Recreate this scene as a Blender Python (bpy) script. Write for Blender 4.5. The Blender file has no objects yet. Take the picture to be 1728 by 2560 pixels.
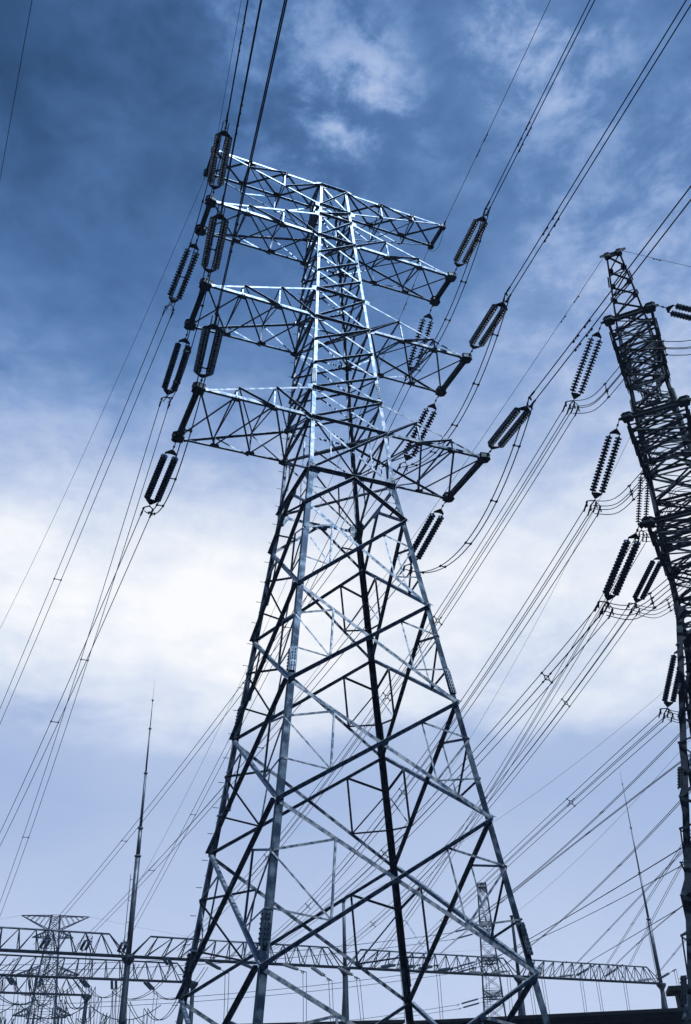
import bpy, math, random
from mathutils import Vector, Matrix
random.seed(7)
S = bpy.context.scene
COL = S.collection
R = math.radians
H0 = 1.6                                   # eye height above the ground (z = 0)

# ------------------------------------------------------------------ camera
cam_d = bpy.data.cameras.new("camera")
cam = bpy.data.objects.new("camera", cam_d); COL.objects.link(cam)
cam_d.sensor_fit = 'VERTICAL'; cam_d.sensor_height = 36.0; cam_d.sensor_width = 24.3
cam_d.lens = 31.99
cam_d.clip_start = 0.1; cam_d.clip_end = 6000
cr = Vector((0.92261904, -0.38487545, -0.02539681))
cu = Vector((-0.19169459, -0.51467234, 0.83568269))
cf = Vector((0.33470479, 0.76614833, 0.54862504))
m = Matrix.Identity(4)
for i in range(3):
    m[i][0] = cr[i]; m[i][1] = cu[i]; m[i][2] = -cf[i]
CAM = Vector((-11.58328, -27.45627, H0))
m.translation = CAM
cam.matrix_world = m
S.camera = cam

# ------------------------------------------------------------------ light, sky, exposure
EXPO = 2.1
S.view_settings.view_transform = 'Standard'
S.view_settings.look = 'None'
S.view_settings.gamma = 1.0
S.view_settings.use_curve_mapping = False
S.view_settings.exposure = EXPO
SUN = Vector((0.16, -0.46, 0.87)).normalized()      # direction towards the sun
sun_d = bpy.data.lights.new("sun", 'SUN'); sun_d.energy = 2.8; sun_d.angle = R(0.5)
sun_d.color = (1.0, 0.985, 0.96)
sun = bpy.data.objects.new("sun", sun_d); COL.objects.link(sun)
sun.rotation_euler = SUN.to_track_quat('Z', 'Y').to_euler()

world = bpy.data.worlds.new("World"); S.world = world; world.use_nodes = True
nt = world.node_tree; nt.nodes.clear()
def N(t, **kw):
    n = nt.nodes.new(t)
    for k, v in kw.items(): setattr(n, k, v)
    return n
def L(a, b): nt.links.new(a, b)
def mth(op, a, b=None, c=None, clamp=False):
    n = N('ShaderNodeMath', operation=op); n.use_clamp = clamp
    for i, v in enumerate((a, b, c)):
        if v is None: continue
        if isinstance(v, (int, float)): n.inputs[i].default_value = v
        else: L(v, n.inputs[i])
    return n.outputs[0]
def mrange(x, a, b, c, d, smooth=True):
    n = N('ShaderNodeMapRange'); n.interpolation_type = 'SMOOTHSTEP' if smooth else 'LINEAR'
    L(x, n.inputs['Value'])
    for k, v in (('From Min', a), ('From Max', b), ('To Min', c), ('To Max', d)): n.inputs[k].default_value = v
    return n.outputs['Result']
tc = N('ShaderNodeTexCoord'); DIR = tc.outputs['Generated']
sep = N('ShaderNodeSeparateXYZ'); L(DIR, sep.inputs[0]); SZ = sep.outputs[2]
def blob(d, rad, amp):
    n = N('ShaderNodeVectorMath', operation='DOT_PRODUCT'); L(DIR, n.inputs[0]); n.inputs[1].default_value = d
    return mrange(n.outputs['Value'], math.cos(R(rad)), 1.0, 0.0, amp)
def noise(scale, detail, rough, stretch=(1, 1, 1), dist=0.0, off=(0, 0, 0)):
    mp = N('ShaderNodeMapping'); mp.inputs['Scale'].default_value = stretch; mp.inputs['Location'].default_value = off
    L(DIR, mp.inputs['Vector'])
    n = N('ShaderNodeTexNoise'); n.inputs['Scale'].default_value = scale; n.inputs['Detail'].default_value = detail
    n.inputs['Roughness'].default_value = rough; n.inputs['Distortion'].default_value = dist
    L(mp.outputs[0], n.inputs['Vector'])
    return mth('SUBTRACT', n.outputs['Fac'], 0.5)
# clear sky: the physical sky's own brightness feeds the tone of the blue
sky = N('ShaderNodeTexSky', sky_type='NISHITA'); sky.sun_disc = False
sky.sun_elevation = math.asin(SUN.z); sky.sun_rotation = math.atan2(SUN.x, SUN.y)
bw = N('ShaderNodeRGBToBW'); L(sky.outputs[0], bw.inputs[0])
clear = mth('MULTIPLY', mth('MINIMUM', bw.outputs[0], 2.0), 0.03)
# cloud deck brightness by height above the horizon
n_big = noise(2.2, 6, .55, (1, 1, 1.6), .6, (3.1, .4, 1.7))
n_mid = noise(5.5, 8, .58, (1, 1, 2.0), .25, (.3, 5.2, 2.2))
n_fine = noise(15, 8, .62, (1, 1, 1.8), .2, (7.3, 1.2, .2))
elw = mth('ADD', SZ, mth('MULTIPLY_ADD', n_mid, .10, mth('MULTIPLY', n_big, .11)))
ramp = N('ShaderNodeValToRGB'); ramp.color_ramp.interpolation = 'LINEAR'
pts = [(0.0, .735), (.09, .725), (.20, .675), (.285, .625), (.325, .635), (.355, .765), (.41, .84), (.465, .86), (.515, .81), (.56, .70),
       (.61, .575), (.68, .455), (.74, .385), (.80, .355), (.88, .36), (1.0, .365)]
el = ramp.color_ramp.elements
el[0].position = pts[0][0]; el[0].color = (pts[0][1],) * 3 + (1,)
el[1].position = pts[-1][0]; el[1].color = (pts[-1][1],) * 3 + (1,)
for p_, v_ in pts[1:-1]:
    e = el.new(p_); e.color = (v_, v_, v_, 1)
L(elw, ramp.inputs[0])
rb = N('ShaderNodeRGBToBW'); L(ramp.outputs[0], rb.inputs[0])
val = rb.outputs[0]
for d, rad, amp in [((-0.0941, 0.5568, 0.8253), 27, -.05), ((-.35, .45, .82), 26, -.09),
                    ((0.1203, 0.8807, 0.4582), 17, .055), ((.36, .80, .47), 15, .035), ((.62, .70, .21), 20, -.07), ((-.08, .95, .2), 14, -.03),
                    ((0.5442, 0.5692, 0.6163), 14, .06), ((0.0294, 0.9478, 0.3175), 9, -.03), ((0.5336, 0.7833, 0.3189), 13, .02),
                    ((.42, .42, .80), 18, .05), ((0.4936, 0.7168, 0.4925), 12, -.03)]:
    val = mth('ADD', val, blob(d, rad, amp))
puff = mrange(mth('ADD', n_mid, n_fine), -.12, .22, .1, 1.25)
for d, rad, amp in [((0.3715, 0.3533, 0.8586), 6, .17), ((0.1776, 0.4754, 0.8617), 8, .14), ((.26, .50, .826), 6, .10), ((.05, .40, .91), 9, .09), ((.50, .45, .74), 12, .09)]:
    val = mth('ADD', val, mth('MULTIPLY', blob(d, rad, amp), puff))
# wisps, stronger high up where the blue shows between the veils
hi = mrange(SZ, .44, .62, .10, 1.0)
wisp = mth('ADD', mth('MULTIPLY', n_mid, .08), mth('ADD', mth('MULTIPLY', n_fine, .19), mth('MULTIPLY', n_big, .03)))
val = mth('ADD', val, mth('MULTIPLY', wisp, hi))
lo = mth('MULTIPLY', mrange(SZ, .30, .38, 0.0, 1.0), mrange(SZ, .58, .72, 1.0, .22))
val = mth('ADD', val, mth('MULTIPLY', mth('ADD', mth('MULTIPLY', n_mid, .30), mth('MULTIPLY', n_fine, .17)), lo))
val = mth('ADD', val, clear, clamp=True)
# unseen sky behind the camera, made deep blue to cut fill on the steel
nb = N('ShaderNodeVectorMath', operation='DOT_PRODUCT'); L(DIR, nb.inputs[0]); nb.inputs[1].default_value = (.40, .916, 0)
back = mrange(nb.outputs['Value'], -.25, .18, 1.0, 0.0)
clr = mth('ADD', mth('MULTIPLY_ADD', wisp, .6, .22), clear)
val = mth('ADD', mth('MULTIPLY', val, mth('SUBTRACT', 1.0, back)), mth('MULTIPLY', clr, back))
def lin(c): return tuple(((x / 255) / 12.92 if x / 255 <= .04045 else ((x / 255 + .055) / 1.055) ** 2.4) for x in c)
tone = N('ShaderNodeValToRGB')
tp = [(0, (6, 14, 30)), (.12, (18, 38, 66)), (.2, (32, 60, 94)), (.3, (52, 86, 130)), (.4, (76, 112, 164)), (.5, (102, 137, 188)),
      (.6, (136, 164, 210)), (.7, (168, 188, 224)), (.8, (198, 211, 236)), (.9, (228, 235, 247)), (1.0, (252, 253, 255))]
te = tone.color_ramp.elements
te[0].position = 0; te[0].color = lin(tp[0][1]) + (1,)
te[1].position = 1; te[1].color = lin(tp[-1][1]) + (1,)
for p_, c_ in tp[1:-1]:
    e = te.new(p_); e.color = lin(c_) + (1,)
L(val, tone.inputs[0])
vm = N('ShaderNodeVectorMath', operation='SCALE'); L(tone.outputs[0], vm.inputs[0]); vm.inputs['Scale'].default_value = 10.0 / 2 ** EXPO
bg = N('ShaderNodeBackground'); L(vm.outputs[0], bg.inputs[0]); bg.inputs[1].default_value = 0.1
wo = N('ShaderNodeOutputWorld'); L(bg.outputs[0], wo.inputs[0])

# ------------------------------------------------------------------ materials
def mat(name, c1, c2, scale=6, rough=.5, metal=0.0, coat=0.0, stretch=(1, 1, 1), spec=.3, lo=.35, hi=.65, detail=6):
    m_ = bpy.data.materials.new(name); m_.use_nodes = True
    t = m_.node_tree; b = t.nodes['Principled BSDF']
    tcn = t.nodes.new('ShaderNodeTexCoord'); mp = t.nodes.new('ShaderNodeMapping'); mp.inputs['Scale'].default_value = stretch
    nz = t.nodes.new('ShaderNodeTexNoise'); nz.inputs['Scale'].default_value = scale; nz.inputs['Detail'].default_value = detail
    rp = t.nodes.new('ShaderNodeValToRGB')
    rp.color_ramp.elements[0].position = lo; rp.color_ramp.elements[0].color = c1 + (1,)
    rp.color_ramp.elements[1].position = hi; rp.color_ramp.elements[1].color = c2 + (1,)
    t.links.new(tcn.outputs['Object'], mp.inputs[0]); t.links.new(mp.outputs[0], nz.inputs['Vector'])
    t.links.new(nz.outputs['Fac'], rp.inputs[0]); t.links.new(rp.outputs[0], b.inputs['Base Color'])
    mr = t.nodes.new('ShaderNodeMapRange'); mr.inputs['To Min'].default_value = rough - .08; mr.inputs['To Max'].default_value = rough + .1
    t.links.new(nz.outputs['Fac'], mr.inputs['Value']); t.links.new(mr.outputs[0], b.inputs['Roughness'])
    b.inputs['Metallic'].default_value = metal
    b.inputs['Specular IOR Level'].default_value = spec
    b.inputs['Specular Tint'].default_value = (.62, .80, 1.0, 1)
    b.inputs['Coat Weight'].default_value = coat; b.inputs['Coat Roughness'].default_value = .08
    return m_
M = {
 'steel':   mat('galvanised_steel', (.026, .048, .088), (.098, .124, .162), 5.0, .46, .8, lo=.40, hi=.62, detail=10),
 'brace':   mat('galvanised_angle', (.020, .042, .080), (.118, .150, .195), 7.0, .5, .8, lo=.40, hi=.62, detail=10),
 'old':     mat('weathered_steel', (.002, .007, .018), (.036, .060, .094), 2.6, .5, .8, lo=.46, hi=.72),
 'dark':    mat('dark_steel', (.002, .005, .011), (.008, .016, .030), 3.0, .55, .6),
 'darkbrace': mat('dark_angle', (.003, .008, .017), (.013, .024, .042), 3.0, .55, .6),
 'fitting': mat('forged_fitting', (.002, .004, .008), (.006, .010, .017), 20, .6, .3, spec=.1),
 'wire':    mat('aluminium_strand', (.0015, .004, .010), (.005, .010, .020), 30, .65, .1, spec=.08),
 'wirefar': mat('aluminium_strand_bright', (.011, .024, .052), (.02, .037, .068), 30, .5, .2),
 'disc':    mat('glazed_porcelain', (.006, .015, .034), (.018, .036, .068), 8, .26, 0, 0, spec=0.05),
 'bead':    mat('pale_porcelain', (.06, .088, .13), (.125, .16, .21), 8, .3, 0, .1),
 'tube':    mat('painted_tube', (.008, .016, .031), (.034, .050, .074), 1.6, .45, .3),
 'tubed':   mat('dark_tube', (.0015, .004, .009), (.005, .010, .019), 1.6, .6, .15, spec=.05),
 'conc':    mat('concrete', (.05, .055, .06), (.1, .105, .11), 4, .85),
 'wall':    mat('dark_render', (.0015, .003, .006), (.003, .005, .009), 2, .8, spec=.1),
 'roof':    mat('dark_roof', (.001, .002, .005), (.002, .004, .008), 3, .8, spec=.1),
 'glass':   mat('window_glass', (.002, .004, .007), (.004, .006, .010), 2, .12),
 'ground':  mat('dry_earth', (.008, .011, .015), (.02, .024, .028), .35, .95, spec=.1),
 'gravel':  mat('gravel', (.02, .024, .028), (.045, .05, .056), 12, .95, spec=.1),
}

# ------------------------------------------------------------------ mesh helpers
def frame(ax, ref=None):
    ax = ax.normalized()
    ref = Vector((0, 0, 1)) if ref is None else ref
    if abs(ax.dot(ref.normalized())) > .985: ref = Vector((1, 0, 0)) if abs(ax.x) < .9 else Vector((0, 1, 0))
    u = (ref - ax * ref.dot(ax)).normalized()
    return u, ax.cross(u)
V = lambda *a: Vector(a)
class MB:
    def __init__(s): s.v = []; s.f = []; s.sm = []
    def poly(s, ring0, ring1, caps=True, smooth=False):
        n = len(ring0); b = len(s.v); s.v += [tuple(p) for p in ring0] + [tuple(p) for p in ring1]
        for i in range(n):
            j = (i + 1) % n; s.f.append((b + i, b + j, b + n + j, b + n + i)); s.sm.append(smooth)
        if caps:
            s.f.append(tuple(b + i for i in reversed(range(n)))); s.sm.append(False)
            s.f.append(tuple(b + n + i for i in range(n))); s.sm.append(False)
    def angle(s, p, q, d1, d2, a, t):
        """equal-leg angle section with its corner on p-q and its flanges along d1 and d2"""
        ax = (q - p).normalized()
        d1 = (d1 - ax * d1.dot(ax)).normalized()
        d2 = d2 - ax * d2.dot(ax); d2 = (d2 - d1 * d2.dot(d1)).normalized()
        pr = [(0, 0), (a, 0), (a, t), (t, t), (t, a), (0, a)]
        if ax.dot(d1.cross(d2)) < 0: pr = pr[::-1]
        s.poly([p + d1 * x + d2 * y for x, y in pr], [q + d1 * x + d2 * y for x, y in pr])
    def bar(s, p, q, w, h, ref=None):
        u, r = frame(q - p, ref)
        pr = [(-w / 2, -h / 2), (-w / 2, h / 2), (w / 2, h / 2), (w / 2, -h / 2)]
        s.poly([p + r * x + u * y for x, y in pr], [q + r * x + u * y for x, y in pr])
    def tube(s, p, q, r0, r1=None, n=8, smooth=True):
        r1 = r0 if r1 is None else r1
        u, w = frame(q - p)
        cs = [(math.cos(2 * math.pi * i / n), math.sin(2 * math.pi * i / n)) for i in range(n)]
        s.poly([p + (u * c + w * d) * r0 for c, d in cs], [q + (u * c + w * d) * r1 for c, d in cs], True, smooth)
    def path(s, pts, r, n=6):
        cs = [(math.cos(2 * math.pi * i / n), math.sin(2 * math.pi * i / n)) for i in range(n)]
        b0 = len(s.v)
        for k, p in enumerate(pts):
            ax = pts[min(k + 1, len(pts) - 1)] - pts[max(k - 1, 0)]
            u, w = frame(ax)
            s.v += [tuple(p + (u * c + w * d) * r) for c, d in cs]
        for k in range(len(pts) - 1):
            for i in range(n):
                j = (i + 1) % n; a = b0 + k * n
                s.f.append((a + i, a + j, a + n + j, a + n + i)); s.sm.append(True)
        s.f.append(tuple(b0 + i for i in reversed(range(n)))); s.sm.append(False)
        e = b0 + (len(pts) - 1) * n
        s.f.append(tuple(e + i for i in range(n))); s.sm.append(False)
    def lathe(s, p, ax, prof, n=14):
        """prof: list of (distance along ax, radius)"""
        ax = ax.normalized(); u, w = frame(ax)
        cs = [(math.cos(2 * math.pi * i / n), math.sin(2 * math.pi * i / n)) for i in range(n)]
        b0 = len(s.v)
        for d, r in prof: s.v += [tuple(p + ax * d + (u * c + w * e) * r) for c, e in cs]
        for k in range(len(prof) - 1):
            for i in range(n):
                j = (i + 1) % n; a = b0 + k * n
                s.f.append((a + i, a + j, a + n + j, a + n + i)); s.sm.append(True)
        s.f.append(tuple(b0 + i for i in reversed(range(n)))); s.sm.append(False)
        e = b0 + (len(prof) - 1) * n
        s.f.append(tuple(e + i for i in range(n))); s.sm.append(False)
    def plate(s, pts, n, t):
        """flat plate with outline pts, thickness t along n"""
        n = n.normalized()
        c = (pts[1] - pts[0]).cross(pts[2] - pts[1])
        if c.dot(n) < 0: pts = pts[::-1]
        s.poly(pts, [p + n * t for p in pts])
    def box(s, lo, hi):
        p = V((lo[0] + hi[0]) / 2, (lo[1] + hi[1]) / 2, lo[2]); s.bar(p, V(p.x, p.y, hi[2]), hi[1] - lo[1], hi[0] - lo[0], V(1, 0, 0))
    def build(s, name, material, parent=None, extra=None):
        v, f, sm, mi = s.v, s.f, s.sm, [0] * len(s.f)
        if extra:                                # bolt heads stay in their plate's mesh, in their own material
            k = len(v); e = extra[0]
            v = v + e.v; f = f + [tuple(i + k for i in q) for q in e.f]; sm = sm + e.sm; mi = mi + [1] * len(e.f)
        me = bpy.data.meshes.new(name); me.from_pydata(v, [], f)
        me.polygons.foreach_set('use_smooth', sm); me.materials.append(M[material])
        if extra: me.materials.append(M[extra[1]])
        me.polygons.foreach_set('material_index', mi); me.update()
        o = bpy.data.objects.new(name, me); COL.objects.link(o)
        if parent is not None: o.parent = parent
        return o
def tag(o, label, cat, group=None):
    o['label'] = label; o['category'] = cat
    if group: o['group'] = group
    return o
def thing(name, loc, label, cat, group=None, rot=None):
    o = bpy.data.objects.new(name, None); o.empty_display_size = .3; COL.objects.link(o); o.location = loc
    if rot is not None: o.rotation_euler = rot
    return tag(o, label, cat, group)
def copy_tree(o, parent=None):
    c_ = o.copy(); COL.objects.link(c_)
    if parent is not None: c_.parent = parent
    for ch in o.children: copy_tree(ch, c_)
    return c_

# ------------------------------------------------------------------ setting: the ground
g = MB()
nr, na = 26, 48
rs = [0] + [3 * 1.32 ** i for i in range(nr)]
g.v.append((0, 0, 0))
for i in range(1, nr + 1):
    for k in range(na):
        a = 2 * math.pi * k / na; rr = rs[i]
        g.v.append((rr * math.cos(a), rr * math.sin(a), 0 if rr < 500 else -.0))
for k in range(na): g.f.append((0, 1 + k, 1 + (k + 1) % na)); g.sm.append(False)
for i in range(nr - 1):
    for k in range(na):
        a = 1 + i * na; j = (k + 1) % na
        g.f.append((a + k, a + na + k, a + na + j, a + j)); g.sm.append(False)
o = g.build('ground', 'ground'); o['kind'] = 'structure'
y = MB(); y.box((-60, 62, -.2), (110, 150, .012)); o = y.build('gravel_yard', 'gravel'); o['kind'] = 'structure'

# ------------------------------------------------------------------ lattice tower
FACES = [(V(0, -1, 0), V(1, 0, 0)), (V(1, 0, 0), V(0, 1, 0)), (V(0, 1, 0), V(-1, 0, 0)), (V(-1, 0, 0), V(0, -1, 0))]
def lattice_tower(loc, rot, lv, arms, waist, legmat, label, plate='steel', brace='brace', np_=3, outer_ok=True):
    """lv: list of (z, half width) from the footing up; waist index splits splayed body and shaft"""
    root = thing('lattice_tower', loc, label, 'pylon', rot=(0, 0, rot))
    zs = [a for a, b in lv]
    def hw(z):
        for (z0, w0), (z1, w1) in zip(lv, lv[1:]):
            if z <= z1 + 1e-6: return w0 + (w1 - w0) * (z - z0) / (z1 - z0)
        return lv[-1][1]
    zw = zs[waist]
    up = V(0, 0, 1)
    # legs with splice plates, footings, step bolts
    for i, (sx, sy) in enumerate(((-1, -1), (1, -1), (1, 1), (-1, 1))):
        b = MB()
        def cpt(z): w = hw(z); return V(sx * w, sy * w, z)
        z3 = zs[waist + 4] if waist + 4 < len(zs) else zs[-1]
        b.angle(cpt(zs[0]), cpt(zw), V(-sx, 0, 0), V(0, -sy, 0), .20 if legmat == 'old' else .25, .018)
        leg = b.build('leg', legmat, root)
        b = MB()
        b.angle(cpt(zw), cpt(z3), V(-sx, 0, 0), V(0, -sy, 0), .155, .016)
        b.angle(cpt(z3), cpt(zs[-1]), V(-sx, 0, 0), V(0, -sy, 0), .12, .014)
        b.build('upper_leg', plate, leg)
        f = MB(); p = cpt(zs[0])
        f.box((p.x - .35, p.y - .35, -.3), (p.x + .35, p.y + .35, zs[0] + .0)); f.build('footing', 'conc', root)
        for z in splice_z(zs, waist):
            p = cpt(z - .42); q = cpt(z + .42); ax = (q - p).normalized()
            for d, nn in ((V(-sx, 0, 0), V(0, sy, 0)), (V(0, -sy, 0), V(sx, 0, 0))):
                sp = MB(); bl = MB()
                w_ = .19 if z < zw else .14
                sp.plate([p + d * .012 + nn * .002, p + d * w_ + nn * .002, q + d * w_ + nn * .002, q + d * .012 + nn * .002], nn, .016)
                for k in range(7):
                    for s_ in (.3, .75):
                        c_ = p + ax * (.06 + k * .12) + d * w_ * s_ + nn * .016
                        bl.tube(c_, c_ + nn * .035, .019, n=6, smooth=False)
                s_ = sp.build('splice_plate', 'steel' if z > zs[3] and legmat == 'old' else legmat, leg, (bl, 'dark'))
        if sx < 0 and sy > 0 and legmat == 'old':
            st = MB(); z = zs[0] + 2.2; k = 0
            while z < zs[-1] - 1:
                p = cpt(z); d = V(-1, 0, 0) if k % 2 else V(0, 1, 0)
                p = p + (V(0, -.07, 0) if k % 2 else V(.07, 0, 0))
                st.tube(p, p + d * .2, .011, n=5); z += .42; k += 1
            st.build('step_bolts', 'dark', leg)
    # faces
    def fp(n, a, s, z): w = hw(z); return n * w + a * (s * w) + up * z
    def member(b, n, p, q, a, t, outer, lower=True):
        ax = (q - p).normalized(); e = n.cross(ax)
        if e.z < 0: e = -e
        outer = outer and outer_ok
        off = n * (.004 if outer else -.022)
        if outer: b.angle(p + e * a / 2 + off, q + e * a / 2 + off, -e, n, a, t)
        else: b.angle(p + e * a / 2 + off, q + e * a / 2 + off, -e, -n, a, t)
    for fi, (n, a) in enumerate(FACES):
        for k in range(len(zs) - 1):
            z0, z1 = zs[k], zs[k + 1]
            if k == waist - 1:                       # knee below the waist
                top = fp(n, a, 0, z1)
                for s in (-1, 1):
                    b = MB(); member(b, n, fp(n, a, s, z0), top - up * .08, .12, .012, True); b.build('knee_brace', brace, root)
                    b = MB(); mid = (fp(n, a, s, z0) + top) / 2; lg = fp(n, a, s, (z0 + z1) / 2)
                    member(b, n, lg, mid, .05, .006, False); b.build('secondary_brace', brace, root)
                gp = MB(); c_ = top - up * .08
                gp.plate([c_ - a * .42 + up * .1, c_ + a * .42 + up * .1, c_ + a * .3 - up * .14, c_ - a * .3 - up * .14], n, .014)
                gp.build('gusset_plate', plate, root)
                continue
            big = k < waist - 1
            A = .118 if big else .08
            nm = 'diagonal_brace' if big else 'lattice_brace'
            b = MB(); member(b, n, fp(n, a, -1, z0) + a * .03, fp(n, a, 1, z1) - a * .03, A, .011, True); b.build(nm, brace, root)
            b = MB(); member(b, n, fp(n, a, -1, z1) + a * .03, fp(n, a, 1, z0) - a * .03, A * .95, .011, False); b.build(nm, brace, root)
            if big:
                w0, w1 = hw(z0), hw(z1)
                X = w1 / (w0 + w1)                   # crossing, as a fraction down from the top
                zx = z1 - X * (z1 - z0)
                for s in (-1, 1):
                    tl = fp(n, a, s, z1); bl_ = fp(n, a, s, z0); cx = fp(n, a, 0, zx)
                    Pp = (tl + cx) / 2; Q = (bl_ + cx) / 2
                    N1 = fp(n, a, s, z1 - .33 * (z1 - z0)); N2 = fp(n, a, s, z1 - .67 * (z1 - z0))
                    for p, q, aa, nm2 in ((N1, Pp, .068, 'secondary_strut'), (Pp, Q, .058, 'secondary_post'), (N1, Q, .052, 'secondary_diagonal'), (N2, Q, .052, 'secondary_diagonal')):
                        b = MB(); member(b, n, p, q, aa, .007, False); b.build(nm2, brace, root)
            elif z1 - z0 > 2.3:
                for s in (-1, 1):
                    b = MB(); member(b, n, fp(n, a, s * .5, z1 - .25 * (z1 - z0)), fp(n, a, s * .5, z0 + .25 * (z1 - z0)), .05, .006, False)
                    b.build('secondary_brace', brace, root)
        # horizontals
        for z, A in [(zw, .13)] + [(am[k_], .10) for am in arms for k_ in ('zb', 'zt')]:
            b = MB(); member(b, n, fp(n, a, -1, z), fp(n, a, 1, z), A, .012, True); b.build('horizontal_strut', brace, root)
        # gussets with bolts where arms and waist meet the legs
        for z in [zw] + [am['zb'] for am in arms] + [am['zt'] for am in arms]:
            for s in (-1, 1):
                gp = MB(); bo = MB()
                c_ = fp(n, a, s, z) + n * .006
                if z == zw: o_ = [(.0, .45), (.24, .40), (.52, .05), (.40, -.12), (.22, -.42), (0, -.45)]
                else: o_ = [(-.02, .15), (.26, .15), (.46, .04), (.46, -.1), (.2, -.16), (-.02, -.16)]
                if fi % 2 == 0 and z != zw: o_ = o_ + [(-.22, -.1), (-.22, .08)]
                gp.plate([c_ - a * (s * x) + up * h for x, h in o_], n, .014)
                for x, h in [(.05, .3), (.05, .18), (.05, .06), (.05, -.06), (.05, -.18), (.05, -.3), (.13, .24), (.13, .12), (.13, -.12), (.13, -.24), (.24, .0), (.32, -.02), (.4, -.02)]:
                    if z != zw: h *= .42
                    p = c_ - a * (s * x) + up * h + n * .014
                    bo.tube(p, p + n * .03, .017, n=6, smooth=False)
                gp.build('gusset_plate', plate, root, (bo, 'dark'))
    # plan bracing seen from below
    for z in [zw] + [am['zb'] for am in arms]:
        w = hw(z); b = MB()
        b.angle(V(-w, -w, z), V(w, w, z), up, V(1, -1, 0), .075, .008); b.angle(V(-w, w, z + .02), V(w, -w, z + .02), up, V(1, 1, 0), .075, .008)
        b.build('plan_bracing', brace, root)
    # cross arms
    for am in arms:
        zb, zt, X, hy = am['zb'], am['zt'], am['X'], am['hy']
        small = am.get('small'); ac = .085 if small else .125
        sgn = 1 if zt > zb else -1
        for s in (-1, 1):
            ch = MB(); F, B, TF, TB = [], [], [], []
            wb, wt = hw(zb), hw(zt)
            for k in range(np_ + 1):
                t = k / np_
                F.append(V(s * (X + (wb - X) * t), -(hy + (wb - hy) * t), zb)); B.append(V(F[-1].x, -F[-1].y, zb))
                zz = zb + (zt - zb) * t
                TF.append(V(s * (X + (wt - X) * t), -(hy + (wt - hy) * t), zz)); TB.append(V(TF[-1].x, -TF[-1].y, zz))
            for P_, sy in ((F, -1), (B, 1)):
                off = V(0, sy * .006, 0)
                ch.angle(P_[0] + off, P_[np_] + off, up * sgn, V(0, -sy, 0), ac, .014)
            for P_, sy in ((TF, -1), (TB, 1)):
                off = V(0, sy * .02, 0)
                ch.angle(P_[0] + off + V(-s * .25, 0, sgn * .03), P_[np_] + off, -up * sgn, V(0, -sy, 0), ac * .62, .01)
            # bottom lattice: crosses between the two chords
            lb = ch; dz = V(0, 0, .02 * sgn)
            for k in range(np_):
                lb.angle(F[k] + dz, B[k + 1] + dz, up * sgn, V(0, -1, 0), .075, .008)
                lb.angle(B[k] + dz * 2, F[k + 1] + dz * 2, up * sgn, V(0, -1, 0), .075, .008)
            arm = ch.build('cross_arm', plate, root)
            for PB, PT, sy, nm in ((F, TF, -1, 'front_lattice'), (B, TB, 1, 'back_lattice')):
                fl = MB(); n_ = V(0, sy, 0)
                for k in range(1, np_):
                    fl.angle(PB[k] - n_ * .02, PT[k] - n_ * .02, V(s, 0, 0), -n_, .06, .007)
                    fl.angle(PT[k] + n_ * .03, PB[k + 1] + n_ * .03, -up, n_, .065, .007)
                fl.build(nm, brace, arm)
            tl = MB()
            for k in range(1, np_):
                tl.angle(TF[k], TB[k], V(s, 0, 0), up, .06, .007)
                tl.angle(F[k], TB[k], V(0, -1, 0), up, .055, .007)
                tl.angle(TF[k], TB[min(k + 1, np_)], V(0, -1, 0), up, .055, .007)
            tl.build('top_lattice', brace, arm)
            # end beam and the gusset boxes at its ends
            e = MB(); wd = (.10 if small else .155) * (1 if np_ == 3 else .85)
            p, q = F[0] + V(0, .05, 0), B[0] - V(0, .05, 0)
            e.bar(p + V(0, 0, .05 * sgn), q + V(0, 0, .05 * sgn), wd, .16)
            for zz in (-.035, .14):
                e.bar(p + V(0, 0, zz * sgn), q + V(0, 0, zz * sgn), wd + .05, .016)
            e.build('end_beam', 'dark', arm)
            for P_, sy in ((F[0], -1), (B[0], 1)):
                e = MB(); k_ = .62 if small else 1.0
                outl = [(-.24, .10), (.10, .17), (.24, .06), (.24, -.22), (.06, -.36), (-.24, -.30)]
                for zz, th in ((-.05, .02), (.16, .02)):
                    pts_ = [P_ + V(-s * -x * k_, sy * yy * k_, zz * sgn) for x, yy in outl]
                    e.plate(pts_, up, th)
                pts_ = [P_ + V(s * x * k_ * .9, sy * yy * k_ * .9, -.03 * sgn) for x, yy in outl]
                e.plate(pts_, up * sgn, .19)
                e.plate([P_ + V(s * .015, sy * .1, -.05), P_ + V(s * .015, sy * .30, -.02), P_ + V(s * .015, sy * .30, .10), P_ + V(s * .015, sy * .1, .14)], V(s, 0, 0), .02)
                e.build('tip_plate', 'dark', arm)
            # node plates on the bottom chords
            for k in range(1, np_):
                for P_, sy in ((F[k], -1), (B[k], 1)):
                    e = MB(); e.plate([P_ + V(-.24, -sy * .02, .016 * sgn), P_ + V(.24, -sy * .02, .016 * sgn), P_ + V(.14, -sy * .24, .016 * sgn), P_ + V(-.14, -sy * .24, .016 * sgn)], up * sgn, .012)
                    e.build('node_plate', 'dark', arm)
    return root
def splice_z(zs, waist): return [zs[1] + .9, zs[3] + .75, (zs[waist + 2] + zs[waist + 3]) / 2, zs[-4] - 1.2]

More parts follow.
